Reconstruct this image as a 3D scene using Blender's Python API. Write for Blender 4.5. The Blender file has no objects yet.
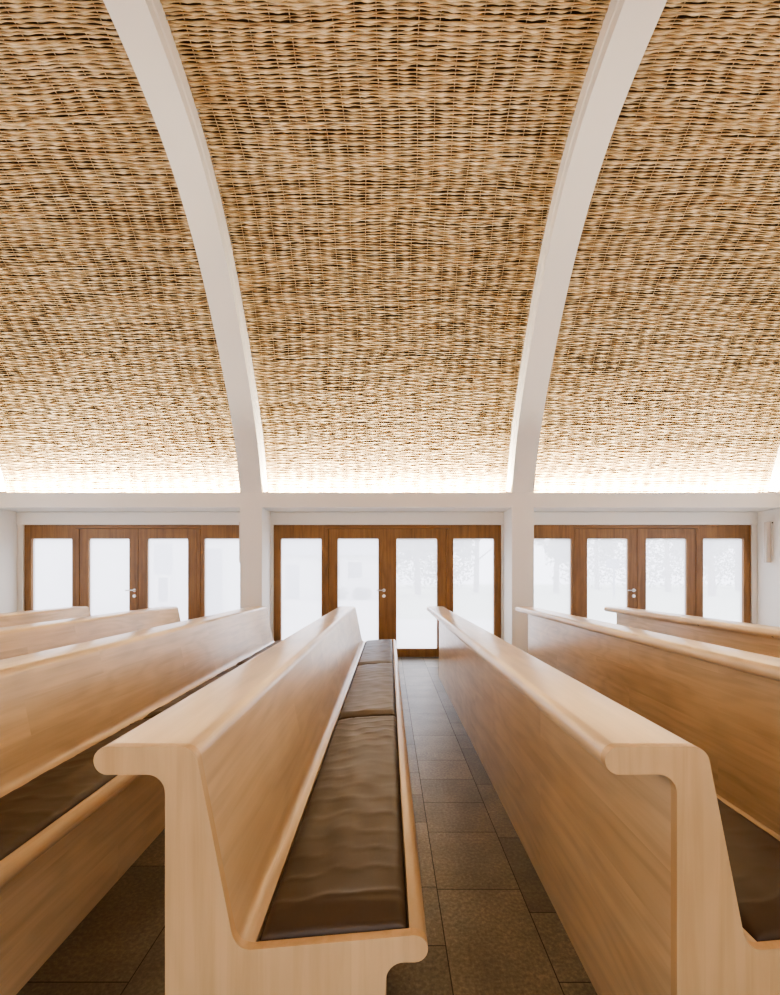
import bpy, bmesh, math, random
import numpy as np
from mathutils import Vector, noise as mnoise

random.seed(11)
RNG = np.random.default_rng(7)
COL = bpy.context.scene.collection
SC = bpy.context.scene

# ------------------------------------------------------------------ frame
F = 450.0                    # focal length in pixels of a 780 px wide frame
CAM_H = 1.30
CX, CY = 389.0, 577.0        # principal point
D_NEAR, D_FAR = 1.0135, 5.844    # pew ends
D_COL, D_DOOR = 6.77, 7.28       # beam face, door plane
BAY = 4.09
BAYC = [-4.127, -0.0375, 4.052]
DOORC = [-4.062, -0.0255, 4.018]
RIBX = [-6.165, -2.076, 2.015, 6.105]
RIBW = 0.165                 # half width of a rib
CROWN = 2.95

# ------------------------------------------------------------------ materials
def new_mat(name):
    m = bpy.data.materials.new(name)
    m.use_nodes = True
    nt = m.node_tree
    nt.nodes.clear()
    out = nt.nodes.new('ShaderNodeOutputMaterial')
    b = nt.nodes.new('ShaderNodeBsdfPrincipled')
    nt.links.new(b.outputs[0], out.inputs[0])
    return m, nt, b, out

def N(nt, kind, **kw):
    n = nt.nodes.new(kind)
    for k, v in kw.items():
        if k in n.inputs.keys():
            n.inputs[k].default_value = v
        else:
            setattr(n, k, v)
    return n

def ramp(nt, stops):
    r = nt.nodes.new('ShaderNodeValToRGB')
    e = r.color_ramp.elements
    while len(e) < len(stops):
        e.new(0.5)
    for el, (p, c) in zip(e, stops):
        el.position = p
        el.color = (*c, 1)
    return r

def mix(nt, fac, a, b, blend='MIX'):
    m = nt.nodes.new('ShaderNodeMix')
    m.data_type = 'RGBA'
    m.blend_type = blend
    for sock, v in ((m.inputs[0], fac), (m.inputs[6], a), (m.inputs[7], b)):
        if hasattr(v, 'links') or hasattr(v, 'is_linked'):
            nt.links.new(v, sock)
        elif isinstance(v, (int, float)):
            sock.default_value = v
        else:
            sock.default_value = (*v, 1)
    return m.outputs[2]

def plain(name, col, rough=0.8, bump=0.0, bscale=60, var=0.04, metallic=0.0, spec=0.5):
    m, nt, b, out = new_mat(name)
    tc = N(nt, 'ShaderNodeTexCoord')
    nz = N(nt, 'ShaderNodeTexNoise', Scale=3.0, Detail=4.0)
    nt.links.new(tc.outputs['Object'], nz.inputs['Vector'])
    c0 = tuple(max(0, c * (1 - var)) for c in col)
    c1 = tuple(min(1, c * (1 + var)) for c in col)
    nt.links.new(mix(nt, nz.outputs[0], c0, c1), b.inputs['Base Color'])
    b.inputs['Roughness'].default_value = rough
    b.inputs['Metallic'].default_value = metallic
    b.inputs['Specular IOR Level'].default_value = spec
    if bump:
        n2 = N(nt, 'ShaderNodeTexNoise', Scale=float(bscale), Detail=3.0)
        nt.links.new(tc.outputs['Object'], n2.inputs['Vector'])
        bp = N(nt, 'ShaderNodeBump', Strength=bump, Distance=0.01)
        nt.links.new(n2.outputs[0], bp.inputs['Height'])
        nt.links.new(bp.outputs[0], b.inputs['Normal'])
    return m

def wood(name, light, dark, grain, board=None, rough=0.35, fig=0.35, coat=0.0, spec=0.5):
    """grain: axis letter along which the fibre runs; board=(axis across, length, width)"""
    m, nt, b, out = new_mat(name)
    tc = N(nt, 'ShaderNodeTexCoord')
    oi = N(nt, 'ShaderNodeObjectInfo')
    sep = N(nt, 'ShaderNodeSeparateXYZ')
    nt.links.new(tc.outputs['Object'], sep.inputs[0])
    mult = N(nt, 'ShaderNodeMath', operation='MULTIPLY')
    mult.inputs[1].default_value = 37.0
    nt.links.new(oi.outputs['Random'], mult.inputs[0])
    sc = {'X': (1.2, 26, 26), 'Y': (26, 1.2, 26), 'Z': (26, 26, 1.2)}[grain]
    mp = N(nt, 'ShaderNodeMapping')
    mp.inputs['Scale'].default_value = sc
    nt.links.new(tc.outputs['Object'], mp.inputs['Vector'])
    # board offset so that the grain breaks from board to board
    if board:
        ax, blen, bwid = board
        cmb = N(nt, 'ShaderNodeCombineXYZ')
        nt.links.new(sep.outputs[grain], cmb.inputs[0])
        nt.links.new(sep.outputs[ax], cmb.inputs[1])
        br = N(nt, 'ShaderNodeTexBrick')
        br.offset = 0.37
        br.inputs['Scale'].default_value = 1.0
        br.inputs['Mortar Size'].default_value = 0.0
        br.inputs['Brick Width'].default_value = blen
        br.inputs['Row Height'].default_value = bwid
        br.inputs['Color1'].default_value = (0, 0, 0, 1)
        br.inputs['Color2'].default_value = (1, 1, 1, 1)
        nt.links.new(cmb.outputs[0], br.inputs['Vector'])
        addw = N(nt, 'ShaderNodeMath', operation='MULTIPLY_ADD')
        addw.inputs[1].default_value = 9.0
        nt.links.new(br.outputs['Color'], addw.inputs[0])
        nt.links.new(mult.outputs[0], addw.inputs[2])
        w = addw.outputs[0]
    else:
        w = mult.outputs[0]
    n1 = N(nt, 'ShaderNodeTexNoise', noise_dimensions='4D', Scale=1.0, Detail=6.0, Roughness=0.6, Distortion=0.6)
    nt.links.new(mp.outputs[0], n1.inputs['Vector'])
    nt.links.new(w, n1.inputs['W'])
    # cathedral figure: bands of a stretched noise
    mp2 = N(nt, 'ShaderNodeMapping')
    mp2.inputs['Scale'].default_value = tuple(s * (0.16 if s > 2 else 0.75) for s in sc)
    nt.links.new(tc.outputs['Object'], mp2.inputs['Vector'])
    n2 = N(nt, 'ShaderNodeTexNoise', noise_dimensions='4D', Scale=1.0, Detail=2.0, Roughness=0.45)
    nt.links.new(mp2.outputs[0], n2.inputs['Vector'])
    nt.links.new(w, n2.inputs['W'])
    mm = N(nt, 'ShaderNodeMath', operation='MULTIPLY')
    mm.inputs[1].default_value = 60.0
    nt.links.new(n2.outputs[0], mm.inputs[0])
    sn = N(nt, 'ShaderNodeMath', operation='SINE')
    nt.links.new(mm.outputs[0], sn.inputs[0])
    fine = ramp(nt, [(0.36, tuple(c * 0.93 for c in dark)), (0.58, light)])
    nt.links.new(n1.outputs[0], fine.inputs[0])
    figc = ramp(nt, [(0.0, tuple(c * 0.78 for c in light)), (0.55, light), (1.0, tuple(min(1, c * 1.06) for c in light))])
    mr = N(nt, 'ShaderNodeMapRange')
    mr.inputs['From Min'].default_value = -1
    mr.inputs['From Max'].default_value = 1
    nt.links.new(sn.outputs[0], mr.inputs['Value'])
    nt.links.new(mr.outputs[0], figc.inputs[0])
    c = mix(nt, fig, fine.outputs[0], figc.outputs[0])
    n3 = N(nt, 'ShaderNodeTexNoise', Scale=2.2, Detail=2.0)
    nt.links.new(tc.outputs['Object'], n3.inputs['Vector'])
    blot = ramp(nt, [(0.3, (0.90, 0.88, 0.85)), (0.7, (1.05, 1.05, 1.05))])
    nt.links.new(n3.outputs[0], blot.inputs[0])
    c = mix(nt, 1.0, c, blot.outputs[0], 'MULTIPLY')
    if board:
        bt = ramp(nt, [(0.0, (0.93, 0.91, 0.88)), (1.0, (1.05, 1.04, 1.03))])
        nt.links.new(br.outputs['Color'], bt.inputs[0])
        c = mix(nt, 1.0, c, bt.outputs[0], 'MULTIPLY')
    nt.links.new(c, b.inputs['Base Color'])
    b.inputs['Roughness'].default_value = rough
    b.inputs['Specular IOR Level'].default_value = spec
    b.inputs['Coat Weight'].default_value = coat
    b.inputs['Coat Roughness'].default_value = 0.25
    bp = N(nt, 'ShaderNodeBump', Strength=0.02, Distance=0.002)
    nt.links.new(n1.outputs[0], bp.inputs['Height'])
    nt.links.new(bp.outputs[0], b.inputs['Normal'])
    return m

MAPLE_L, MAPLE_D = (0.70, 0.535, 0.335), (0.61, 0.45, 0.265)
M = {}
M['plaster'] = plain('white_plaster', (0.81, 0.79, 0.735), 0.85, 0.05, 120, 0.015, spec=0.3)
M['maple_long'] = wood('maple_long_grain', MAPLE_L, MAPLE_D, 'Y', ('Z', 1.45, 0.155), 0.3, 0.35, 0.5)
M['maple_end'] = wood('maple_upright_grain', (0.66, 0.465, 0.255), (0.585, 0.395, 0.205), 'Z', ('X', 2.2, 0.21), 0.42, 0.2)
M['oak'] = wood('brown_oak', (0.275, 0.140, 0.043), (0.185, 0.088, 0.025), 'Z', None, 0.45, 0.25)
M['oak_h'] = wood('brown_oak_level', (0.275, 0.140, 0.043), (0.185, 0.088, 0.025), 'X', None, 0.45, 0.25)
M['steel'] = plain('brushed_steel', (0.62, 0.60, 0.56), 0.3, 0, 60, 0.03, 1.0)
M['white_metal'] = plain('white_lacquer', (0.8, 0.79, 0.76), 0.5)
M['beige_metal'] = plain('beige_lacquer', (0.62, 0.56, 0.48), 0.6)
M['shell'] = plain('dark_lining', (0.10, 0.06, 0.03), 0.95, 0, 60, 0.2)
M['straw_shell'] = plain('straw_lining', (0.42, 0.27, 0.14), 0.95, 0.3, 40, 0.2)
M['grout'] = plain('dark_grout', (0.035, 0.03, 0.022), 0.9)

# leather
m, nt, b, out = new_mat('brown_leather')
tc = N(nt, 'ShaderNodeTexCoord')
nz = N(nt, 'ShaderNodeTexNoise', Scale=9.0, Detail=5.0)
nt.links.new(tc.outputs['Object'], nz.inputs['Vector'])
nt.links.new(mix(nt, nz.outputs[0], (0.045, 0.028, 0.015), (0.072, 0.046, 0.026)), b.inputs['Base Color'])
b.inputs['Roughness'].default_value = 0.5
b.inputs['Specular IOR Level'].default_value = 0.45
vo = N(nt, 'ShaderNodeTexNoise', Scale=420.0, Detail=2.0)
nt.links.new(tc.outputs['Object'], vo.inputs['Vector'])
bp = N(nt, 'ShaderNodeBump', Strength=0.08, Distance=0.002)
nt.links.new(vo.outputs[0], bp.inputs['Height'])
nt.links.new(bp.outputs[0], b.inputs['Normal'])
M['leather'] = m

# stone tile, tone varies by tile (attribute "tone")
m, nt, b, out = new_mat('stone_tile')
tc = N(nt, 'ShaderNodeTexCoord')
at = N(nt, 'ShaderNodeAttribute', attribute_name='tone')
n1 = N(nt, 'ShaderNodeTexNoise', Scale=70.0, Detail=6.0, Roughness=0.7)
n2 = N(nt, 'ShaderNodeTexNoise', Scale=5.0, Detail=4.0)
nt.links.new(tc.outputs['Object'], n1.inputs['Vector'])
nt.links.new(tc.outputs['Object'], n2.inputs['Vector'])
r1 = ramp(nt, [(0.32, (0.085, 0.068, 0.040)), (0.5, (0.14, 0.115, 0.070)), (0.72, (0.24, 0.20, 0.13))])
nt.links.new(n1.outputs[0], r1.inputs[0])
r2 = ramp(nt, [(0.3, (0.75, 0.74, 0.72)), (0.7, (1.15, 1.15, 1.15))])
nt.links.new(n2.outputs[0], r2.inputs[0])
r3 = ramp(nt, [(0.0, (0.66, 0.65, 0.63)), (1.0, (1.22, 1.22, 1.22))])
nt.links.new(at.outputs['Fac'], r3.inputs[0])
c = mix(nt, 1.0, r1.outputs[0], r2.outputs[0], 'MULTIPLY')
c = mix(nt, 1.0, c, r3.outputs[0], 'MULTIPLY')
nt.links.new(c, b.inputs['Base Color'])
b.inputs['Roughness'].default_value = 0.40
b.inputs['Specular IOR Level'].default_value = 0.6
bp = N(nt, 'ShaderNodeBump', Strength=0.2, Distance=0.003)
nt.links.new(n1.outputs[0], bp.inputs['Height'])
nt.links.new(bp.outputs[0], b.inputs['Normal'])
M['tile'] = m

# willow rods
m, nt, b, out = new_mat('willow')
tc = N(nt, 'ShaderNodeTexCoord')
at = N(nt, 'ShaderNodeAttribute', attribute_name='tone')
r1 = ramp(nt, [(0.0, (0.36, 0.23, 0.105)), (0.25, (0.46, 0.325, 0.165)), (0.6, (0.58, 0.445, 0.255)), (1.0, (0.74, 0.615, 0.41))])
nt.links.new(at.outputs['Fac'], r1.inputs[0])
mp = N(nt, 'ShaderNodeMapping')
mp.inputs['Scale'].default_value = (7, 60, 60)
nt.links.new(tc.outputs['Object'], mp.inputs['Vector'])
n1 = N(nt, 'ShaderNodeTexNoise', Scale=1.0, Detail=3.0)
nt.links.new(mp.outputs[0], n1.inputs['Vector'])
r2 = ramp(nt, [(0.3, (0.72, 0.68, 0.62)), (0.65, (1.08, 1.08, 1.08))])
nt.links.new(n1.outputs[0], r2.inputs[0])
nt.links.new(mix(nt, 1.0, r1.outputs[0], r2.outputs[0], 'MULTIPLY'), b.inputs['Base Color'])
b.inputs['Roughness'].default_value = 0.6
b.inputs['Specular IOR Level'].default_value = 0.3
M['willow'] = m

# glass; glare of the overexposed outdoors put in as milky translucence
m, nt, b, out = new_mat('glare_veil_glass')
nt.nodes.remove(b)
tr = N(nt, 'ShaderNodeBsdfTransparent')
tl = N(nt, 'ShaderNodeBsdfTranslucent')
tl.inputs['Color'].default_value = (0.84, 0.83, 0.88, 1)
tr.inputs['Color'].default_value = (0.92, 0.915, 0.95, 1)
gl = N(nt, 'ShaderNodeBsdfGlossy')
gl.inputs['Roughness'].default_value = 0.03
mx = N(nt, 'ShaderNodeMixShader')
tc = N(nt, 'ShaderNodeTexCoord')
nz = N(nt, 'ShaderNodeTexNoise', Scale=1.5, Detail=2.0)
nt.links.new(tc.outputs['Object'], nz.inputs['Vector'])
mr = N(nt, 'ShaderNodeMapRange')
mr.inputs['To Min'].default_value = 0.55
mr.inputs['To Max'].default_value = 0.61
nt.links.new(nz.outputs[0], mr.inputs['Value'])
nt.links.new(mr.outputs[0], mx.inputs[0])
nt.links.new(tr.outputs[0], mx.inputs[1])
nt.links.new(tl.outputs[0], mx.inputs[2])
mx2 = N(nt, 'ShaderNodeMixShader')
mx2.inputs[0].default_value = 0.03
nt.links.new(mx.outputs[0], mx2.inputs[1])
nt.links.new(gl.outputs[0], mx2.inputs[2])
nt.links.new(mx2.outputs[0], out.inputs[0])
M['glass'] = m

# outdoors
M['gravel'] = plain('pale_gravel', (0.62, 0.61, 0.60), 0.95, 0.2, 30, 0.08)
M['lawn'] = plain('dull_lawn', (0.42, 0.46, 0.34), 0.95, 0.3, 30, 0.15)
M['render'] = plain('white_render', (0.80, 0.80, 0.80), 0.9)
M['roof'] = plain('grey_roof_tile', (0.40, 0.40, 0.44), 0.9, 0.3, 20, 0.1)
M['darkglass'] = plain('dark_window', (0.22, 0.23, 0.27), 0.3)
M['greydoor'] = plain('grey_door', (0.40, 0.41, 0.46), 0.6)
M['bark'] = plain('grey_bark', (0.20, 0.17, 0.15), 0.95, 0.4, 20, 0.2)
M['leaf'] = plain('dull_leaf', (0.19, 0.20, 0.16), 0.9, 0, 30, 0.3)
M['hedge'] = plain('hedge_leaf', (0.19, 0.20, 0.16), 0.9, 0, 30, 0.3)
M['signboard'] = plain('pale_sign', (0.15, 0.17, 0.26), 0.6)

# ------------------------------------------------------------------ mesh helpers
def add_box(bm, x0, x1, y0, y1, z0, z1, mat=0):
    vs = [bm.verts.new(p) for p in ((x0, y0, z0), (x1, y0, z0), (x1, y1, z0), (x0, y1, z0),
                                    (x0, y0, z1), (x1, y0, z1), (x1, y1, z1), (x0, y1, z1))]
    for f in ((0, 3, 2, 1), (4, 5, 6, 7), (0, 1, 5, 4), (1, 2, 6, 5), (2, 3, 7, 6), (3, 0, 4, 7)):
        bm.faces.new([vs[i] for i in f]).material_index = mat

def add_prism_y(bm, poly, y0, y1):
    """poly: (x,z) points counter-clockwise seen from -Y"""
    a = [bm.verts.new((x, y0, z)) for x, z in poly]
    b_ = [bm.verts.new((x, y1, z)) for x, z in poly]
    n = len(poly)
    bm.faces.new(a)
    bm.faces.new(b_[::-1])
    for i in range(n):
        j = (i + 1) % n
        bm.faces.new((a[j], a[i], b_[i], b_[j]))

def add_cyl(bm, p0, p1, r0, r1=None, seg=16):
    r1 = r0 if r1 is None else r1
    p0, p1 = Vector(p0), Vector(p1)
    d = (p1 - p0).normalized()
    u = d.orthogonal().normalized()
    v = d.cross(u)
    A, B = [], []
    for k in range(seg):
        a = 2 * math.pi * k / seg
        o = u * math.cos(a) + v * math.sin(a)
        A.append(bm.verts.new(p0 + o * r0))
        B.append(bm.verts.new(p1 + o * r1))
    bm.faces.new(A[::-1])
    bm.faces.new(B)
    for k in range(seg):
        j = (k + 1) % seg
        bm.faces.new((A[k], A[j], B[j], B[k]))

def obj(name, bm, mat, parent=None, loc=(0, 0, 0), smooth=None, bevel=0.0):
    bmesh.ops.recalc_face_normals(bm, faces=bm.faces)
    me = bpy.data.meshes.new(name)
    bm.to_mesh(me)
    bm.free()
    o = bpy.data.objects.new(name, me)
    COL.objects.link(o)
    for mm in (mat if isinstance(mat, (list, tuple)) else [mat]):
        me.materials.append(mm)
    o.location = loc
    if parent:
        o.parent = parent
    if bevel:
        md = o.modifiers.new('bevel', 'BEVEL')
        md.width = bevel
        md.segments = 2
        md.limit_method = 'ANGLE'
        md.angle_limit = math.radians(40)
    if smooth:
        for p in me.polygons:
            p.use_smooth = True
        me.set_sharp_from_angle(angle=math.radians(smooth))
    return o

def from_np(name, verts, faces, mat, parent=None, smooth=True, tone=None):
    me = bpy.data.meshes.new(name)
    nv, nf = len(verts), len(faces)
    k = faces.shape[1]
    me.vertices.add(nv)
    me.vertices.foreach_set('co', np.ascontiguousarray(verts, dtype=np.float32).ravel())
    me.loops.add(nf * k)
    me.loops.foreach_set('vertex_index', np.ascontiguousarray(faces, dtype=np.int32).ravel())
    me.polygons.add(nf)
    me.polygons.foreach_set('loop_start', np.arange(0, nf * k, k, dtype=np.int32))
    me.polygons.foreach_set('loop_total', np.full(nf, k, dtype=np.int32))
    me.polygons.foreach_set('use_smooth', np.full(nf, smooth))
    if tone is not None:
        a = me.attributes.new('tone', 'FLOAT', 'POINT')
        a.data.foreach_set('value', np.ascontiguousarray(tone, dtype=np.float32))
    me.update(calc_edges=True)
    me.validate()
    o = bpy.data.objects.new(name, me)
    COL.objects.link(o)
    me.materials.append(mat)
    if parent:
        o.parent = parent
    return o

def tag(o, label=None, cat=None, group=None, kind=None):
    if label: o['label'] = label
    if cat: o['category'] = cat
    if group: o['group'] = group
    if kind: o['kind'] = kind
    return o

def empty(name, loc=(0, 0, 0)):
    o = bpy.data.objects.new(name, None)
    o.empty_display_size = 0.1
    COL.objects.link(o)
    o.location = loc
    return o

def copy_tree(o, parent=None):
    c = o.copy()
    COL.objects.link(c)
    c.parent = parent
    for ch in list(o.children):
        copy_tree(ch, c)
    return c

def vnoise(x, y, seed):
    """smooth value noise on numpy arrays, about -1..1"""
    r = np.random.default_rng(seed)
    T = r.uniform(-1, 1, (256, 256))
    xi, yi = np.floor(x).astype(int), np.floor(y).astype(int)
    fx, fy = x - xi, y - yi
    fx = fx * fx * (3 - 2 * fx)
    fy = fy * fy * (3 - 2 * fy)
    g = lambda a, b_: T[a % 256, b_ % 256]
    return (g(xi, yi) * (1 - fx) * (1 - fy) + g(xi + 1, yi) * fx * (1 - fy) +
            g(xi, yi + 1) * (1 - fx) * fy + g(xi + 1, yi + 1) * fx * fy)

# ------------------------------------------------------------------ vault curve (Y, Z)
KN = [(6.77, 2.57), (6.58, 3.157), (6.12, 3.98), (5.21, 5.088), (4.33, 5.65), (3.52, 5.82), (2.95, 5.86)]
KN = KN + [(2 * CROWN - y, z) for y, z in KN[-2::-1]]
def spline(pts, n=60):
    P = np.array(pts, float)
    d = np.sqrt(np.linalg.norm(np.diff(P, axis=0), axis=1))
    t = np.concatenate([[0], np.cumsum(d)])
    m_ = len(P)
    A = np.zeros((m_, m_)); B = np.zeros((m_, 2))
    A[0, 0] = A[-1, -1] = 1
    h = np.diff(t)
    for i in range(1, m_ - 1):
        A[i, i - 1] = h[i - 1]; A[i, i] = 2 * (h[i - 1] + h[i]); A[i, i + 1] = h[i]
        B[i] = 6 * ((P[i + 1] - P[i]) / h[i] - (P[i] - P[i - 1]) / h[i - 1])
    Mx = np.linalg.solve(A, B)
    q = np.linspace(0, t[-1], n)
    idx = np.clip(np.searchsorted(t, q) - 1, 0, m_ - 2)
    a = (t[idx + 1] - q)[:, None]; b_ = (q - t[idx])[:, None]; hh = h[idx][:, None]
    return (Mx[idx] * a ** 3 / 6 / hh + Mx[idx + 1] * b_ ** 3 / 6 / hh +
            (P[idx] / hh - Mx[idx] * hh / 6) * a + (P[idx + 1] / hh - Mx[idx + 1] * hh / 6) * b_)
SOF = spline(KN, 400)
def normals(C):
    T = np.gradient(C, axis=0)
    T /= np.linalg.norm(T, axis=1)[:, None]
    return np.stack([T[:, 1], -T[:, 0]], 1)      # outward (away from the room)
NRM = normals(SOF)
if (NRM[200] @ np.array([0, 1])) < 0:
    NRM = -NRM
def extend(C, L=0.16):
    a = C[0] + (C[0] - C[1]) / np.linalg.norm(C[0] - C[1]) * L
    b_ = C[-1] + (C[-1] - C[-2]) / np.linalg.norm(C[-1] - C[-2]) * L
    return np.concatenate([[a], C, [b_]])
def offset_curve(d, n):
    C = extend(SOF + NRM * d) if d else SOF
    s = np.concatenate([[0], np.cumsum(np.linalg.norm(np.diff(C, axis=0), axis=1))])
    q = np.linspace(0, s[-1], n)
    return np.stack([np.interp(q, s, C[:, 0]), np.interp(q, s, C[:, 1])], 1), s[-1]

# ------------------------------------------------------------------ SETTING
XL, XR = RIBX[0] - 0.12, RIBX[3] + 0.12
YB_COL = 2 * CROWN - D_COL
YB = 2 * CROWN - D_DOOR

# floor of stone tiles in rows running away from the camera
bm = bmesh.new()
tl_ = bm.verts.layers.float.new('tone')
def quad(x0, x1, y0, y1, z, mi, tone):
    vs = [bm.verts.new(p) for p in ((x0, y0, z), (x1, y0, z), (x1, y1, z), (x0, y1, z))]
    for v in vs:
        v[tl_] = tone
    bm.faces.new(vs).material_index = mi
quad(XL, XR, YB - 0.1, D_DOOR + 0.12, -0.0025, 1, 0)
x = 0.2 - 0.345 * 19
while x < XR:
    y = YB - 0.1 - random.random() * 0.4
    while y < D_DOOR + 0.1:
        L = random.choice([0.30, 0.30, 0.42, 0.5, 0.58])
        xa, xb = max(x, XL), min(x + 0.345, XR)
        ya, yb = max(y, YB - 0.1), min(y + L, D_DOOR + 0.12)
        if xb - xa > 0.02 and yb - ya > 0.02:
            quad(xa + 0.0018, xb - 0.0018, ya + 0.0018, yb - 0.0018, 0, 0, random.random())
        y += L
    x += 0.345
tag(obj('floor', bm, [M['tile'], M['grout']]), kind='structure')

# front arcade and unseen back one added for daylight: piers, beam, header
def arcade(name, yc, yd, closed):
    bm = bmesh.new()
    s = 1 if yd > yc else -1
    pw = RIBW if closed else 1.5  # wider unseen back piers cut the daylight from behind
    for rx in RIBX:
        add_box(bm, max(XL, rx - pw), min(XR, rx + pw), *sorted((yc, yd + 0.1 * s)), 0, 2.347)
    add_box(bm, XL, XR, *sorted((yc, yd + 0.1 * s)), 2.347, 2.57)
    if closed:
        for i, c in enumerate(DOORC):
            add_box(bm, RIBX[i] + RIBW, RIBX[i + 1] - RIBW, yd - 0.035, yd + 0.1, 2.143, 2.347)
            for a, b_ in ((RIBX[i] + RIBW, c - 1.842), (c + 1.842, RIBX[i + 1] - RIBW)):
                add_box(bm, a, b_, yd - 0.02, yd + 0.1, 0, 2.143)
    tag(obj(name, bm, M['plaster'], bevel=0.006), kind='structure')
arcade('wall_front', D_COL, D_DOOR, True)
arcade('wall_back', YB_COL, YB, False)

# unseen end walls; the wide glazed openings are added for side fill light
for n, (nm, xa, xb) in enumerate((('wall_left', XL - 0.12, XL), ('wall_right', XR, XR + 0.12))):
    WY0, WY1, WZ0, WZ1 = 0.2, 5.7, 0.7, 2.9
    bm = bmesh.new()
    add_box(bm, xa, xb, YB - 0.1, D_DOOR + 0.1, 0, WZ0)
    add_box(bm, xa, xb, YB - 0.1, WY0, WZ0, 2.57)
    add_box(bm, xa, xb, WY1, D_DOOR + 0.1, WZ0, 2.57)
    ec, _ = offset_curve(0.37, 60)
    half = [tuple(p) for p in ec if p[1] > 2.57]
    poly = [(D_DOOR + 0.1, 2.57)] + half + [(YB - 0.1, 2.57), (WY0, 2.57), (WY0, WZ1), (WY1, WZ1), (WY1, 2.57)]
    A = [bm.verts.new((xa, p[0], p[1])) for p in poly]
    B = [bm.verts.new((xb, p[0], p[1])) for p in poly]
    bm.faces.new(A); bm.faces.new(B[::-1])
    for q in range(len(poly)):
        r_ = (q + 1) % len(poly)
        bm.faces.new((A[q], A[r_], B[r_], B[q]))
    tag(obj(nm, bm, M['plaster']), kind='structure')
    bm = bmesh.new()
    xm = (xa + xb) / 2
    vs = [bm.verts.new(p) for p in ((xm, WY0, WZ0), (xm, WY1, WZ0), (xm, WY1, WZ1), (xm, WY0, WZ1))]
    bm.faces.new(vs)
    tag(obj('window_%d' % (n + 1), bm, M['glass']), kind='structure')  # unseen window added to let in side daylight

# vault shell above the woven lining
bm = bmesh.new()
C1, _ = offset_curve(0.37, 90)
C2, _ = offset_curve(0.47, 90)
G = [[bm.verts.new((x_, p[0], p[1])) for p in C] for C in (C1, C2) for x_ in (XL - 0.12, XR + 0.12)]
for k in range(89):
    f = bm.faces.new((G[0][k], G[1][k], G[1][k + 1], G[0][k + 1]))
    f.material_index = 0 if C1[k][0] > 1.9 else 1
    bm.faces.new((G[2][k], G[2][k + 1], G[3][k + 1], G[3][k]))
for k in (0, 89):
    bm.faces.new((G[0][k], G[1][k], G[3][k], G[2][k]))
for a, b_ in ((0, 2), (1, 3)):
    for k in range(89):
        bm.faces.new((G[a][k], G[a][k + 1], G[b_][k + 1], G[b_][k]))
tag(obj('ceiling', bm, [M['shell'], M['straw_shell']]), kind='structure')

# the white arched ribs
CR, _ = offset_curve(0, 120)
NR = normals(CR)
if NR[60][1] < 0:
    NR = -NR
for ri, rx in enumerate(RIBX):
    sect = [(-RIBW, 0), (RIBW, 0), (RIBW, 0.115), (RIBW + 0.012, 0.127), (RIBW + 0.012, 0.36), (-RIBW - 0.012, 0.36), (-RIBW - 0.012, 0.127), (-RIBW, 0.115)]
    bm = bmesh.new()
    rings = []
    for p, n in zip(CR, NR):
        rings.append([bm.verts.new((min(XR, max(XL, rx + u)), p[0] + n[0] * w, p[1] + n[1] * w)) for u, w in sect])
    for a, b_ in zip(rings, rings[1:]):
        for k in range(8):
            j = (k + 1) % 8
            bm.faces.new((a[k], a[j], b_[j], b_[k]))
    bm.faces.new(rings[0]); bm.faces.new(rings[-1][::-1])
    tag(obj('trim_%d' % (ri + 1), bm, M['plaster'], smooth=30), kind='structure')

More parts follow.
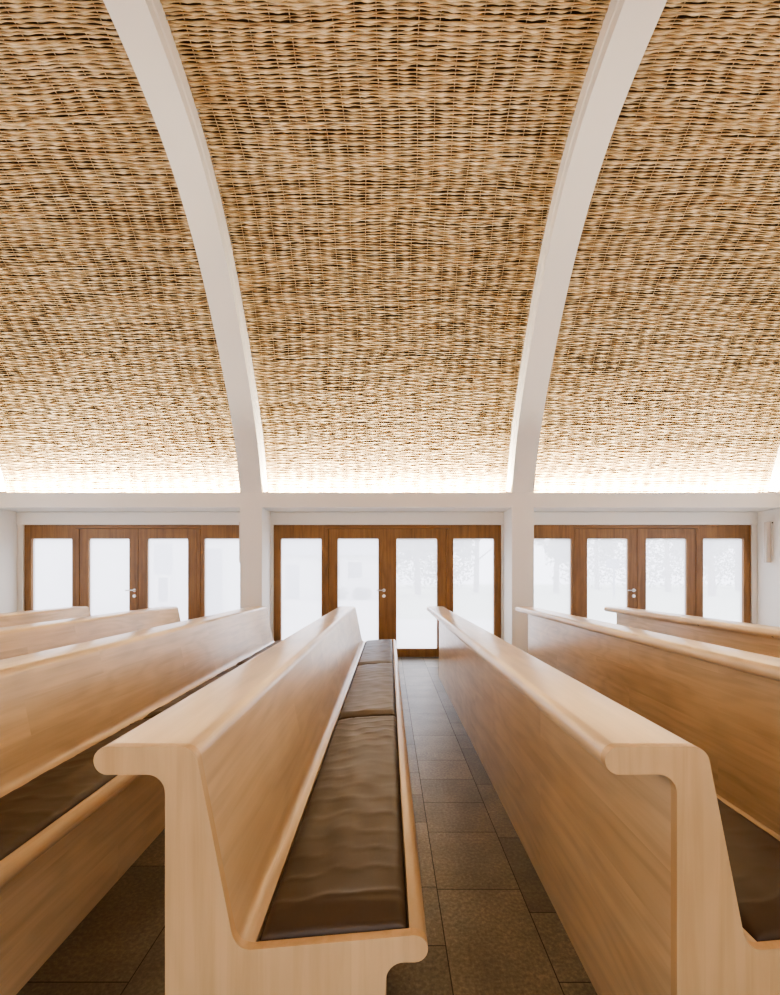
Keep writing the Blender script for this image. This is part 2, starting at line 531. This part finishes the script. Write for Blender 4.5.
# ------------------------------------------------------------------ woven willow lining
def woven(bay, label, seed):
    rng = np.random.default_rng(seed)
    xa = RIBX[bay] + RIBW + 0.014
    xb = RIBX[bay + 1] - RIBW - 0.014
    C = extend(SOF + NRM * 0.29, 0.12)
    s = np.concatenate([[0], np.cumsum(np.linalg.norm(np.diff(C, axis=0), axis=1))])
    NN = np.concatenate([NRM[:1], NRM, NRM[-1:]])
    stop = s[np.searchsorted(-C[:, 0], -2.1)]
    PITCH = 0.024
    CL = 0.185
    rows = int((stop - 0.02) / PITCH)
    nx = 140
    X = np.linspace(xa, xb, nx)
    I = np.arange(rows)[:, None] * np.ones((1, nx))
    XX = np.ones((rows, 1)) * X[None, :]
    sv = 0.015 + I * PITCH
    drift = 0.075 * vnoise(I * 0.03, XX * 0.4, seed + 1) + 0.035 * vnoise(I * 0.22 + 9, XX * 0.8, seed + 2) + 0.02 * rng.uniform(-1, 1, (rows, 1))
    ph = 2 * np.pi * (XX + drift) / CL
    sgn = np.where(np.arange(rows) % 2 == 0, 1.0, -1.0)[:, None]
    irr = vnoise(I * 0.9 + 31, XX * 7, seed + 3)
    irr2 = vnoise(I * 0.35 + 131, XX * 4.5, seed + 13)
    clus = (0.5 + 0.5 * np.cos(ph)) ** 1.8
    hv = (0.0078 + 0.0058 * clus + (0.0024 * irr + 0.0034 * irr2) * (1 - 0.8 * clus)) * (1 + 0.09 * rng.normal(0, 1, (rows, 1)).clip(-1.3, 1.3))
    hn = 0.0062 + 0.001 * irr
    disp = 0.004 * sgn * np.cos(ph * 0.5) + 0.008 * clus + 0.004 * vnoise(I * 0.8 + 55, XX * 3, seed + 4)
    sv = (sv + 0.020 * vnoise(I * 0.07 + 3, XX * 1.1, seed + 5) + 0.0075 * vnoise(I * 0.55 + 12, XX * 3.1, seed + 6)
          + 0.002 * rng.normal(0, 1, (rows, 1)).clip(-1.5, 1.5) + 0.0025 * vnoise(I * 1.0 + 0.5, XX * 9, seed + 7))
    sv = sv.clip(0.006, s[-1] * 0.9)
    tone = np.zeros((rows, nx))
    for i in range(rows):
        k = 0
        while k < nx:
            L = rng.integers(18, 60)
            tone[i, k:k + L] = np.clip(rng.normal(0.47, 0.11), 0, 1)
            k += L
    tone = (tone + 0.45 * (clus - 0.3) + 0.16 * vnoise(I * 1.0 + 77, XX * 8, seed + 9)).clip(0, 1)  # paler at clusters: light caught by bulging rods put into the tone
    def place(S, D):
        cy = np.interp(S, s, C[:, 0]); cz = np.interp(S, s, C[:, 1])
        ny = np.interp(S, s, NN[:, 0]); nz_ = np.interp(S, s, NN[:, 1])
        return cy - ny * D, cz - nz_ * D
    SIDES = 6
    V = np.zeros((rows, nx, SIDES, 3))
    for k in range(SIDES):
        a = 2 * np.pi * k / SIDES + np.pi / 6
        Y_, Z_ = place(sv + hv * math.cos(a), disp + hn * math.sin(a))
        V[:, :, k, 0] = XX; V[:, :, k, 1] = Y_; V[:, :, k, 2] = Z_
    base = (np.arange(rows)[:, None] * nx + np.arange(nx - 1)[None, :]) * SIDES
    fs = []
    for k in range(SIDES):
        j = (k + 1) % SIDES
        fs.append(np.stack([base + k, base + j, base + SIDES + j, base + SIDES + k], -1).reshape(-1, 4))
    V = V.reshape(-1, 3)
    Fa = np.concatenate(fs)
    T = np.repeat(tone.reshape(-1), SIDES)
    # upright stakes the rods are woven round
    ns = 160
    SS = np.linspace(0.01, stop, ns)
    st_v, st_f, st_t = [], [], []
    x0 = xa + ((CL * 0.5 - xa) % CL)
    n0 = len(V)
    while x0 < xb:
        xs = x0 - 0.075 * vnoise(SS / PITCH * 0.03, SS * 0 + x0 * 0.4, seed + 1) + 0.012 * vnoise(SS * 1.3, SS * 0 + x0 * 5, seed + 8)
        ring = np.zeros((ns, 5, 3))
        for k in range(5):
            a = 2 * np.pi * k / 5
            Y_, Z_ = place(SS, -0.015 + 0.005 * math.sin(a))
            ring[:, k, 0] = xs + 0.005 * math.cos(a); ring[:, k, 1] = Y_; ring[:, k, 2] = Z_
        b0 = n0 + len(st_v) * ns * 5 + np.arange(ns - 1) * 5
        for k in range(5):
            j = (k + 1) % 5
            st_f.append(np.stack([b0 + k, b0 + j, b0 + 5 + j, b0 + 5 + k], -1))
        st_v.append(ring.reshape(-1, 3))
        st_t.append(np.full(ns * 5, 0.75))
        x0 += CL
    V = np.concatenate([V] + st_v); Fa = np.concatenate([Fa] + st_f); T = np.concatenate([T] + st_t)
    o = from_np('woven_ceiling_panel', V, Fa, M['willow'], None, True, T)
    return tag(o, label, 'woven panel', 'woven willow ceiling panels between the ribs')
woven(0, 'woven willow ceiling panel to the left of the left white rib', 101)
woven(1, 'woven willow ceiling panel in the middle, between the two white ribs', 202)
woven(2, 'woven willow ceiling panel to the right of the right white rib', 303)

# ------------------------------------------------------------------ glazed doors
def frame_bm(x0, x1, z0, z1, gx0, gx1, gz0, gz1, ya, yb, r=0.018):
    """a solid rectangle with one round-cornered opening"""
    bm = bmesh.new()
    inner, outer = [], []
    corners = [(gx0 + r, gz0 + r, math.pi), (gx1 - r, gz0 + r, 1.5 * math.pi), (gx1 - r, gz1 - r, 0), (gx0 + r, gz1 - r, 0.5 * math.pi)]
    oc = [(x0, z0), (x1, z0), (x1, z1), (x0, z1)]
    K = 5
    for (cx, cz, a0), o_ in zip(corners, oc):
        for k in range(K):
            a = a0 + 0.5 * math.pi * k / (K - 1)
            inner.append((cx + r * math.cos(a), cz + r * math.sin(a)))
            outer.append(o_)
    fr = {}
    for y in (ya, yb):
        fi = [bm.verts.new((p[0], y, p[1])) for p in inner]
        fo4 = [bm.verts.new((p[0], y, p[1])) for p in oc]
        fr[y] = (fi, fo4)
        n = len(inner)
        for i in range(n):
            j = (i + 1) % n
            a, b_ = fo4[i // K], fo4[j // K]
            bm.faces.new((a, b_, fi[j], fi[i]) if a is not b_ else (a, fi[j], fi[i]))
    (i0, o0), (i1, o1) = fr[ya], fr[yb]
    n = len(i0)
    for i in range(n):
        j = (i + 1) % n
        bm.faces.new((i0[i], i0[j], i1[j], i1[i]))
    for i in range(4):
        j = (i + 1) % 4
        bm.faces.new((o0[i], o1[i], o1[j], o0[j]))
    return bm

def pane(parent, gx0, gx1, gz0, gz1, y):
    bm = bmesh.new()
    vs = [bm.verts.new(p) for p in ((gx0 - .006, y, gz0 - .006), (gx1 + .006, y, gz0 - .006), (gx1 + .006, y, gz1 + .006), (gx0 - .006, y, gz1 + .006))]
    bm.faces.new(vs)
    return obj('pane', bm, M['glass'], parent)

def make_door(n, cx):
    root = empty('door_%d' % n, (cx, D_DOOR, 0))
    tag(root, kind='structure')
    TOP, HEAD = 2.141, 2.082
    gz0, gz1 = 0.138, 1.923
    bm = bmesh.new()
    for sx in (-1, 1):
        a, b_ = sorted((sx * 0.953, sx * 1.010))
        add_box(bm, a, b_, 0.0, 0.09, 0.001, HEAD - 0.0005)
    hb = bmesh.new()
    add_box(hb, -1.0105, 1.0105, 0.004, 0.085, HEAD + 0.004, TOP)
    obj('head_rail', hb, M['oak_h'], root, bevel=0.002)
    for sx in (-1, 1):
        a, b_ = sorted((sx * 0.953, sx * 0.935))
        add_box(bm, a, b_, 0.080, 0.0895, 0.001, HEAD)
    add_box(bm, -0.953, 0.953, 0.0855, 0.0895, HEAD - 0.02, TOP)
    o = obj('door_frame', bm, M['oak'], root, bevel=0.002)
    for sx in (-1, 1):
        a, b_ = sorted((sx * 1.839, sx * 1.0115))
        ga, gb = sorted((sx * 1.727, sx * 1.068))
        side = obj('sidelight', frame_bm(a, b_, 0.001, TOP, ga, gb, gz0, gz1, 0.004, 0.084), M['oak'], root, bevel=0.002)
        pane(side, ga, gb, gz0, gz1, 0.045)
        a, b_ = sorted((sx * 0.950, sx * 0.002))
        ga, gb = sorted((sx * 0.806, sx * 0.146))
        fb = frame_bm(a, b_, 0.005, HEAD, ga, gb, gz0, gz1, 0.008, 0.078)
        if sx > 0:
            add_box(fb, -0.025, 0.025, 0.0785, 0.088, 0.005, HEAD - 0.021)
        leaf = obj('door_leaf', fb, M['oak'], root, bevel=0.002)
        pane(leaf, ga, gb, gz0, gz1, 0.045)
        if sx < 0:
            bm = bmesh.new()
            add_cyl(bm, (-0.058, 0.008, 1.085), (-0.058, -0.006, 1.085), 0.027, 0.025, 20)
            add_cyl(bm, (-0.058, -0.006, 1.085), (-0.058, -0.045, 1.085), 0.010, 0.010, 12)
            add_cyl(bm, (-0.050, -0.045, 1.085), (-0.175, -0.045, 1.085), 0.0105, 0.009, 12)
            obj('lever_handle', bm, M['steel'], leaf, smooth=40)
            bm = bmesh.new()
            add_cyl(bm, (-0.058, 0.008, 0.992), (-0.058, -0.006, 0.992), 0.027, 0.025, 20)
            add_cyl(bm, (-0.058, -0.006, 0.992), (-0.058, -0.012, 0.992), 0.010, 0.010, 12)
            obj('lock_rosette', bm, M['steel'], leaf, smooth=40)
for i, c in enumerate(DOORC):
    make_door(i + 1, c)

# slim boxes on the pier reveals
def fixture(x, side, label):
    root = empty('wall_light', (x, 7.0, 1.84))
    tag(root, label, 'wall light', 'slim upright fittings on the pier reveals')
    bm = bmesh.new()
    add_box(bm, -0.085, -0.012, -0.02, 0.03, -0.315, 0.315)
    obj('housing', bm, M['beige_metal'], root, bevel=0.003)
    bm = bmesh.new()
    add_box(bm, -0.0115, 0.0, -0.035, 0.05, -0.30, 0.315)
    obj('back_plate', bm, M['white_metal'], root, bevel=0.002)
    bm = bmesh.new()
    add_cyl(bm, (-0.006, -0.0355, 0.30), (-0.006, -0.040, 0.30), 0.012, 0.012, 12)
    obj('screw', bm, M['grout'], root)
fixture(RIBX[1] - RIBW, -1, 'slim upright fitting on the left pier, seen almost edge-on')
fixture(RIBX[3] - RIBW, -1, 'slim beige upright fitting high on the white reveal at far right')

# ------------------------------------------------------------------ pews
def arc(cx, cz, r, a0, a1, n=8):
    return [(cx + r * math.cos(math.radians(a0 + (a1 - a0) * k / n)), cz + r * math.sin(math.radians(a0 + (a1 - a0) * k / n))) for k in range(n + 1)]

SEAT_Z0, SEAT_Z1 = 0.462, 0.493       # inner and front seat height
def back_outline():
    p = [(0, 0)]
    p += arc(-0.042, 0.813, 0.042, 0, 90, 8)                 # fillet under the ledge
    p += arc(-0.130, 0.886, 0.0315, 270, 90, 12)             # round nose
    p += arc(0.036, 0.8795, 0.038, 90, 12, 8)                # top front corner
    return p
def seat_fillet():
    # slope from the corner down to (0.152, .50), then a curve into the seat
    p0, p1, p2 = np.array((0.1485, 0.505)), np.array((0.158, 0.4565)), np.array((0.198, 0.4605))
    return [tuple((1 - t) ** 2 * p0 + 2 * t * (1 - t) * p1 + t * t * p2) for t in np.linspace(0, 1, 9)]
def nose():
    return arc(0.562, SEAT_Z1 - 0.0305, 0.0305, 95, -90, 12)
def under():
    return arc(0.539, 0.390, 0.042, 90, 180, 8)

LEN = D_FAR - D_NEAR
TH = 0.022
def make_pew():
    root = empty('pew')
    full = back_outline() + seat_fillet() + nose() + under() + [(0.497, 0)]
    for y0 in (0.0, LEN - TH):
        bm = bmesh.new()
        add_prism_y(bm, full, y0, y0 + TH)
        obj('end_panel', bm, M['maple_end'], root, smooth=30)
    bk = back_outline() + seat_fillet() + [(0.198, 0.42), (0.03, 0.42), (0.03, 0)]
    bm = bmesh.new()
    add_prism_y(bm, bk, TH + 0.0003, LEN - TH - 0.0003)
    obj('backrest', bm, M['maple_long'], root, smooth=30)
    st = [(0.1985, 0.4605), (0.1995, 0.440), (0.5505, 0.466), (0.5515, 0.4915)] + nose() + under() + [(0.497, 0.385), (0.46, 0.385), (0.46, 0.42), (0.1985, 0.42)]
    bm = bmesh.new()
    add_prism_y(bm, st, TH + 0.0003, LEN - TH - 0.0003)
    obj('seat', bm, M['maple_long'], root, smooth=30)
    bm = bmesh.new()
    add_box(bm, 0.47, 0.497, TH + 0.0003, LEN - TH - 0.0003, 0, 0.3845)
    obj('front_board', bm, M['maple_long'], root)
    return root

CUSH_L = (LEN - 2 * TH - 0.004) / 3
def make_cushion(seed):
    """soft leather pad with creases running across it"""
    W = 0.346
    nu, nv = 30, 150
    mnoise.seed_set(seed)
    bm = bmesh.new()
    top, bot = [], []
    ca, sa = math.cos(math.atan2(0.025, 0.337)), math.sin(math.atan2(0.025, 0.337))
    for j in range(nv + 1):
        v = 0.5 - 0.5 * math.cos(math.pi * j / nv) if False else j / nv
        # finer rows close to both ends
        v = v + 0.10 * math.sin(2 * math.pi * v) * -1 / (2 * math.pi) * 4
        v = min(1, max(0, v))
        rt, rb = [], []
        for i in range(nu + 1):
            u = 0.5 - 0.5 * math.cos(math.pi * i / nu)
            du, dv = min(u, 1 - u) * W, min(v, 1 - v) * CUSH_L
            e = min(du, 0.022) / 0.022
            g = min(dv, 0.014) / 0.014
            rim = math.sqrt(max(0, 1 - (1 - e) ** 2)) * math.sqrt(max(0, 1 - (1 - g) ** 2))
            dome = 0.010 * (1 - (2 * u - 1) ** 2)
            y = v * CUSH_L
            xw = u * W
            wx = y * 17 + 1.2 * mnoise.noise(Vector((xw * 5, y * 1.6, seed))) + 0.7 * mnoise.noise(Vector((xw * 12, y * 4, seed + 5)))
            ridge = 1 - abs(math.sin(wx * 1.9))
            amp = 0.35 + 0.65 * max(0, mnoise.noise(Vector((y * 2.4, xw * 2, seed + 9))) + 0.25)
            near_end = math.exp(-dv / 0.10)
            wr = 0.0062 * (ridge ** 4) * amp * (0.6 + 1.2 * near_end) + 0.004 * mnoise.noise(Vector((xw * 14, y * 9, seed + 2)))
            puff = 0.006 * mnoise.noise(Vector((y * 3.2, xw * 3, seed + 20)))
            h = 0.010 + rim * (0.45 + 0.55 * min(dv / 0.07, 1) ** 0.7) * (0.030 + dome + wr + puff - 0.004)
            x_ = 0.003 + xw
            ins = (1 - g) ** 2 * 0.002
            rt.append(bm.verts.new((x_ * ca - h * sa, y + (ins if v < .5 else -ins), x_ * sa + h * ca)))
            rb.append(bm.verts.new((x_ * ca, y, x_ * sa)))
        top.append(rt); bot.append(rb)
    for j in range(nv):
        for i in range(nu):
            bm.faces.new((top[j][i], top[j][i + 1], top[j + 1][i + 1], top[j + 1][i]))
            bm.faces.new((bot[j][i], bot[j + 1][i], bot[j + 1][i + 1], bot[j][i + 1]))
        bm.faces.new((top[j][0], top[j + 1][0], bot[j + 1][0], bot[j][0]))
        bm.faces.new((top[j][nu], bot[j][nu], bot[j + 1][nu], top[j + 1][nu]))
    for i in range(nu):
        bm.faces.new((top[0][i + 1], top[0][i], bot[0][i], bot[0][i + 1]))
        bm.faces.new((top[nv][i], top[nv][i + 1], bot[nv][i + 1], bot[nv][i]))
    return obj('seat_cushion', bm, M['leather'], smooth=70)

XA = (165 - CX) / 444.0
STEP = 512 / 444.0
PEWS = [
    (0, 'light maple pew nearest left of the aisle, its full end panel and brown cushions showing', 'A'),
    (1, 'light maple pew right of the aisle, turning its plain tall back to the aisle', 'R'),
    (-1, 'light maple pew directly left of the pew with the row of brown cushions', 'B'),
    (-2, 'light maple pew third from the aisle on the left, mostly hidden', 'C'),
    (-3, 'light maple pew at far left edge, only a short tip of its back showing', 'D'),
    (2, 'light maple pew just beyond the right aisle pew, cut by the right edge', 'S'),
    (3, 'light maple pew furthest right with two small dark knots on its top rail', 'T'),
]
proto = make_pew()
cproto = [make_cushion(3), make_cushion(17), make_cushion(40)]
used = [False] * 3
for idx, (k, lab, code) in enumerate(PEWS):
    p = proto if idx == 0 else copy_tree(proto)
    p.location = (XA + k * STEP, D_NEAR, 0)
    tag(p, lab, 'pew', 'maple pews in rows facing right')
# two small knots in the rail of the pew furthest right
for yk in (4.08, 3.29):
    bm = bmesh.new()
    a = math.radians(228)
    c = Vector((-0.130 + 0.0312 * math.cos(a), yk - D_NEAR, 0.886 + 0.0312 * math.sin(a)))
    add_cyl(bm, c, c + Vector((math.cos(a), 0, math.sin(a))) * 0.0012, 0.008, 0.006, 12)
    obj('knot', bm, M['bark'], p)
CL_LAB = {
    (0, 0): 'brown leather cushion nearest the camera on the pew left of the aisle',
    (0, 1): 'brown leather cushion in the middle of the pew left of the aisle',
    (0, 2): 'brown leather cushion at far end of the pew left of the aisle',
    (-1, 0): 'dark brown leather cushion cut by the left edge, nearest on the second pew from aisle',
    (-1, 1): 'brown leather cushion in the middle of the second pew left of the aisle',
    (-1, 2): 'brown leather cushion at the far end of the second pew left of the aisle',
    (1, 0): 'dark brown leather cushion at the right edge, behind the end of the right aisle pew',
}
for (k, j), lab in CL_LAB.items():
    if not used[j]:
        c = cproto[j]; used[j] = True
    else:
        c = cproto[j].copy(); COL.objects.link(c)
    c.location = (XA + k * STEP + 0.2008, D_NEAR + TH + 0.002 + j * CUSH_L, 0.4417)
    tag(c, lab, 'cushion', 'leather seat cushions on the pews')

# ------------------------------------------------------------------ outdoors
def at(px, py, d):
    return ((px - CX) * d / F, d, CAM_H - (py - CY) * d / F)

bm = bmesh.new()
add_box(bm, -60, 60, D_DOOR + 0.125, 90, -0.3, -0.02)
tag(obj('ground', bm, M['gravel']), kind='structure')
bm = bmesh.new()
add_box(bm, 0.3, 55, 14, 75, -0.02, -0.012)
tag(obj('lawn', bm, M['lawn']), 'pale lawn beyond the right-hand glass doors', 'lawn', kind='stuff')

def win(parent, x0, x1, z0, z1, y):
    bm = bmesh.new()
    for a in ((x0 - .08, x0, z0 - .08, z1 + .08), (x1, x1 + .08, z0 - .08, z1 + .08), (x0, x1, z1, z1 + .08), (x0, x1, z0 - .08, z0)):
        add_box(bm, a[0], a[1], y - 0.06, y - 0.001, a[2], a[3])
    f = obj('window', bm, M['white_metal'], parent)
    bm = bmesh.new()
    add_box(bm, x0, x1, y - 0.03, y - 0.001, z0, z1)
    obj('window_pane', bm, M['darkglass'], f)

def house(x0, x1, y0, y1, eave, ridge, label, over=0.4):
    cx, cy = (x0 + x1) / 2, y0
    r = empty('house', (cx, cy, -0.02))
    tag(r, label, 'house')
    bm = bmesh.new()
    add_box(bm, x0 - cx, x1 - cx, 0, y1 - y0, 0, eave)
    obj('wall', bm, M['render'], r)
    bm = bmesh.new()
    poly = [(-over, eave + 0.002), (y1 - y0 + over, eave + 0.002), ((y1 - y0) / 2, ridge)]
    A = [bm.verts.new((x0 - cx - over, a, z)) for a, z in poly]
    B = [bm.verts.new((x1 - cx + over, a, z)) for a, z in poly]
    bm.faces.new(A); bm.faces.new(B[::-1])
    for i in range(3):
        bm.faces.new((A[i], A[(i + 1) % 3], B[(i + 1) % 3], B[i]))
    obj('roof', bm, M['roof'], r)
    return r, cx

h1, c1 = house(-7.9, -0.7, 27, 34, 2.6, 4.9, 'white house with pitched roof behind the middle glass doors')
win(h1, -2.46 - c1, -1.62 - c1, 1.25, 2.2, 0)
win(h1, -3.3 - c1, -2.95 - c1, 1.25, 2.2, 0)
bm = bmesh.new()
add_box(bm, -6.2 - c1, -5.4 - c1, -0.03, -0.001, 0, 2.05)
obj('house_door', bm, M['greydoor'], h1)
h2, c2 = house(-13.5, -5.0, 14, 21, 3.6, 5.4, 'white building with tall grey panels behind the left glass doors')
win(h2, -7.15 - c2, -6.85 - c2, 0.55, 1.3, 0)
for xa, xb, zt in ((-5.75, -5.2, 2.2), (-7.3, -6.75, 2.35)):
    bm = bmesh.new()
    add_box(bm, xa - c2, xb - c2, -0.028, -0.001, 0 if xa > -6 else 1.42, zt)
    obj('wall_panel', bm, M['greydoor'], h2)

def leaves(n, blobs, size, rng):
    w = np.array([b_[3] ** 2 for b_ in blobs]); w = w / w.sum()
    pick = rng.choice(len(blobs), n, p=w)
    B = np.array(blobs)[pick]
    d = rng.normal(0, 1, (n, 3)); d /= np.linalg.norm(d, axis=1)[:, None]
    rad = B[:, 3:4] * rng.uniform(0.5, 1.0, (n, 1))
    P = B[:, :3] + d * rad
    u = rng.normal(0, 1, (n, 3)); u /= np.linalg.norm(u, axis=1)[:, None]
    v = np.cross(u, rng.normal(0, 1, (n, 3))); v /= np.linalg.norm(v, axis=1)[:, None]
    s_ = size * rng.uniform(0.6, 1.3, (n, 1))
    V = np.stack([P - u * s_, P + v * s_ * .5, P + u * s_, P - v * s_ * .5], 1).reshape(-1, 3)
    V[:, 2] = V[:, 2].clip(0.03, None)
    return V, np.arange(n * 4).reshape(-1, 4)

def make_tree(seed, hgt):
    rng = np.random.default_rng(seed)
    r = empty('tree')
    bm = bmesh.new()
    add_cyl(bm, (0, 0, 0), (0.1, 0, hgt * 0.45), 0.24, 0.17, 10)
    add_cyl(bm, (0.1, 0, hgt * 0.449), (-0.1, 0.1, hgt * 0.8), 0.17, 0.06, 10)
    for k in range(7):
        z = hgt * (0.28 + 0.07 * k); a = k * 2.4
        add_cyl(bm, (0.08, 0, z), (1.6 * math.cos(a), 1.6 * math.sin(a), z + 1.2), 0.08, 0.03, 6)
    obj('trunk', bm, M['bark'], r)
    bl = [(rng.uniform(-1.6, 1.6), rng.uniform(-1.4, 1.4), hgt * rng.uniform(0.32, 0.92), rng.uniform(0.7, 1.3)) for _ in range(12)]
    V, Fa = leaves(2600, bl, 0.16, rng)
    from_np('foliage', V, Fa, M['leaf'], r, False)
    return r
T1, T2 = make_tree(5, 8.0), make_tree(8, 9.5)
TREES = [  # px, distance, base tree, label
    (418, 34, T1, 'pale tree on the left seen through the right leaf of the middle doors'),
    (476, 38, T2, 'pale tree seen through the rightmost pane of the middle doors'),
    (556, 36, T1, 'pale tree behind the leftmost pane of the right-hand doors'),
    (597, 46, T2, 'pale tree just left of the sign beyond the right-hand doors'),
    (668, 39, T2, 'pale tree behind the right leaf of the right-hand doors'),
    (712, 31, T1, 'pale tree trunk in the rightmost pane of the right-hand doors'),
    (738, 42, T2, 'pale tree at far right edge of the rightmost pane'),
]
first = {T1: True, T2: True}
for px, d, base, lab in TREES:
    t = base if first[base] else copy_tree(base)
    first[base] = False
    t.location = ((px - CX) * d / F, d, 0.004)
    t.rotation_euler.z = px * 0.7
    tag(t, lab, 'tree', 'trees outside the glass doors')
def hedge(x0, x1, y, h, label, seed):
    rng = np.random.default_rng(seed)
    bl = [(xx, rng.uniform(-.2, .2), h * .5, h * .55) for xx in np.arange(x0, x1, h * .5)]
    V, Fa = leaves(int(2200 * len(bl) ** .7), bl, 0.2, rng)
    V[:, 0] -= (x0 + x1) / 2
    o = from_np('hedge', V, Fa, M['hedge'], None, False)
    o.location = ((x0 + x1) / 2, y, -0.03)
    tag(o, label, 'hedge')
hedge(23, 46, 54, 8.0, 'tall pale thicket at the back of the lawn beyond the right-hand doors', 21)
hedge(3.5, 9, 54, 7.0, 'pale thicket along the lawn seen through the middle doors', 22)
def shrub(x, y, h, label, seed):
    rng = np.random.default_rng(seed)
    bl = [(rng.uniform(-h, h), rng.uniform(-.2, .2), h * .5, h * .5) for _ in range(5)]
    V, Fa = leaves(900, bl, 0.08, rng)
    o = from_np('shrub', V, Fa, M['hedge'], None, False)
    o.location = (x, y, -0.03)
    tag(o, label, 'shrub')
shrub(-2.05, 26.2, 0.75, 'pale low shrub under the house window behind the middle doors', 31)

s = empty('sign', (15.0, 30, 0.0))
tag(s, 'pale blank signboard on a post, seen through the right-hand doors', 'sign')
bm = bmesh.new()
add_box(bm, -0.05, 0.05, -0.05, 0.05, 0, 1.895)
obj('post', bm, M['signboard'], s)
bm = bmesh.new()
add_box(bm, -0.5, 0.35, -0.06, 0.06, 1.9, 2.5)
obj('board', bm, M['signboard'], s, bevel=0.01)

# ------------------------------------------------------------------ light
w = bpy.data.worlds.new('overcast')
SC.world = w
w.use_nodes = True
bg = w.node_tree.nodes['Background']
bg.inputs[0].default_value = (0.89, 0.915, 1.0, 1)
bg.inputs[1].default_value = 3.6

def strip(name, x, y, z, sx, sy, power, rot, col=(1, 0.92, 0.80)):
    ld = bpy.data.lights.new(name, 'AREA')
    ld.shape = 'RECTANGLE'
    ld.size, ld.size_y = sx, sy
    ld.energy = power
    ld.color = col
    o = bpy.data.objects.new(name, ld)
    COL.objects.link(o)
    o.location = (x, y, z)
    o.rotation_euler = rot
    return o
for i, c in enumerate(BAYC):
    strip('cove_and_fill_light', c, D_COL + 0.10, 2.597, 3.66, 0.05, 250, (math.radians(141), 0, 0))
    strip('cove_and_fill_light', c, YB_COL - 0.09, 2.597, 3.66, 0.05, 60, (math.radians(232), 0, 0), (1, 0.84, 0.66))  # unseen strip added on the camera side as warm fill

sd = bpy.data.lights.new('front_fill_sun', 'SUN')  # broad sun added to boost daylight through the front doors
sd.energy = 3.5
sd.angle = math.radians(70)
sd.color = (0.90, 0.95, 1.0)
so = bpy.data.objects.new('front_fill_sun', sd)
COL.objects.link(so)
so.location = (0, 30, 25)
so.rotation_euler = (math.radians(-58), 0, 0)

# ------------------------------------------------------------------ camera
cd = bpy.data.cameras.new('camera')
cam = bpy.data.objects.new('camera', cd)
COL.objects.link(cam)
cam.location = (0, 0, CAM_H)
cam.rotation_euler = (math.pi / 2, 0, 0)
cd.sensor_fit = 'HORIZONTAL'
cd.sensor_width = 36
cd.lens = F * 36 / 780
cd.shift_x = (390 - CX) / 780
cd.shift_y = (CY - 497.5) / 780
cd.clip_start = 0.05
cd.clip_end = 300
SC.camera = cam

SC.view_settings.view_transform = 'AgX'
SC.view_settings.look = 'AgX - Medium High Contrast'
SC.view_settings.exposure = 0.33
SC.cycles.use_denoising = True
SC.cycles.max_bounces = 10
SC.cycles.diffuse_bounces = 6
SC.cycles.transparent_max_bounces = 16
SC.cycles.sample_clamp_indirect = 8
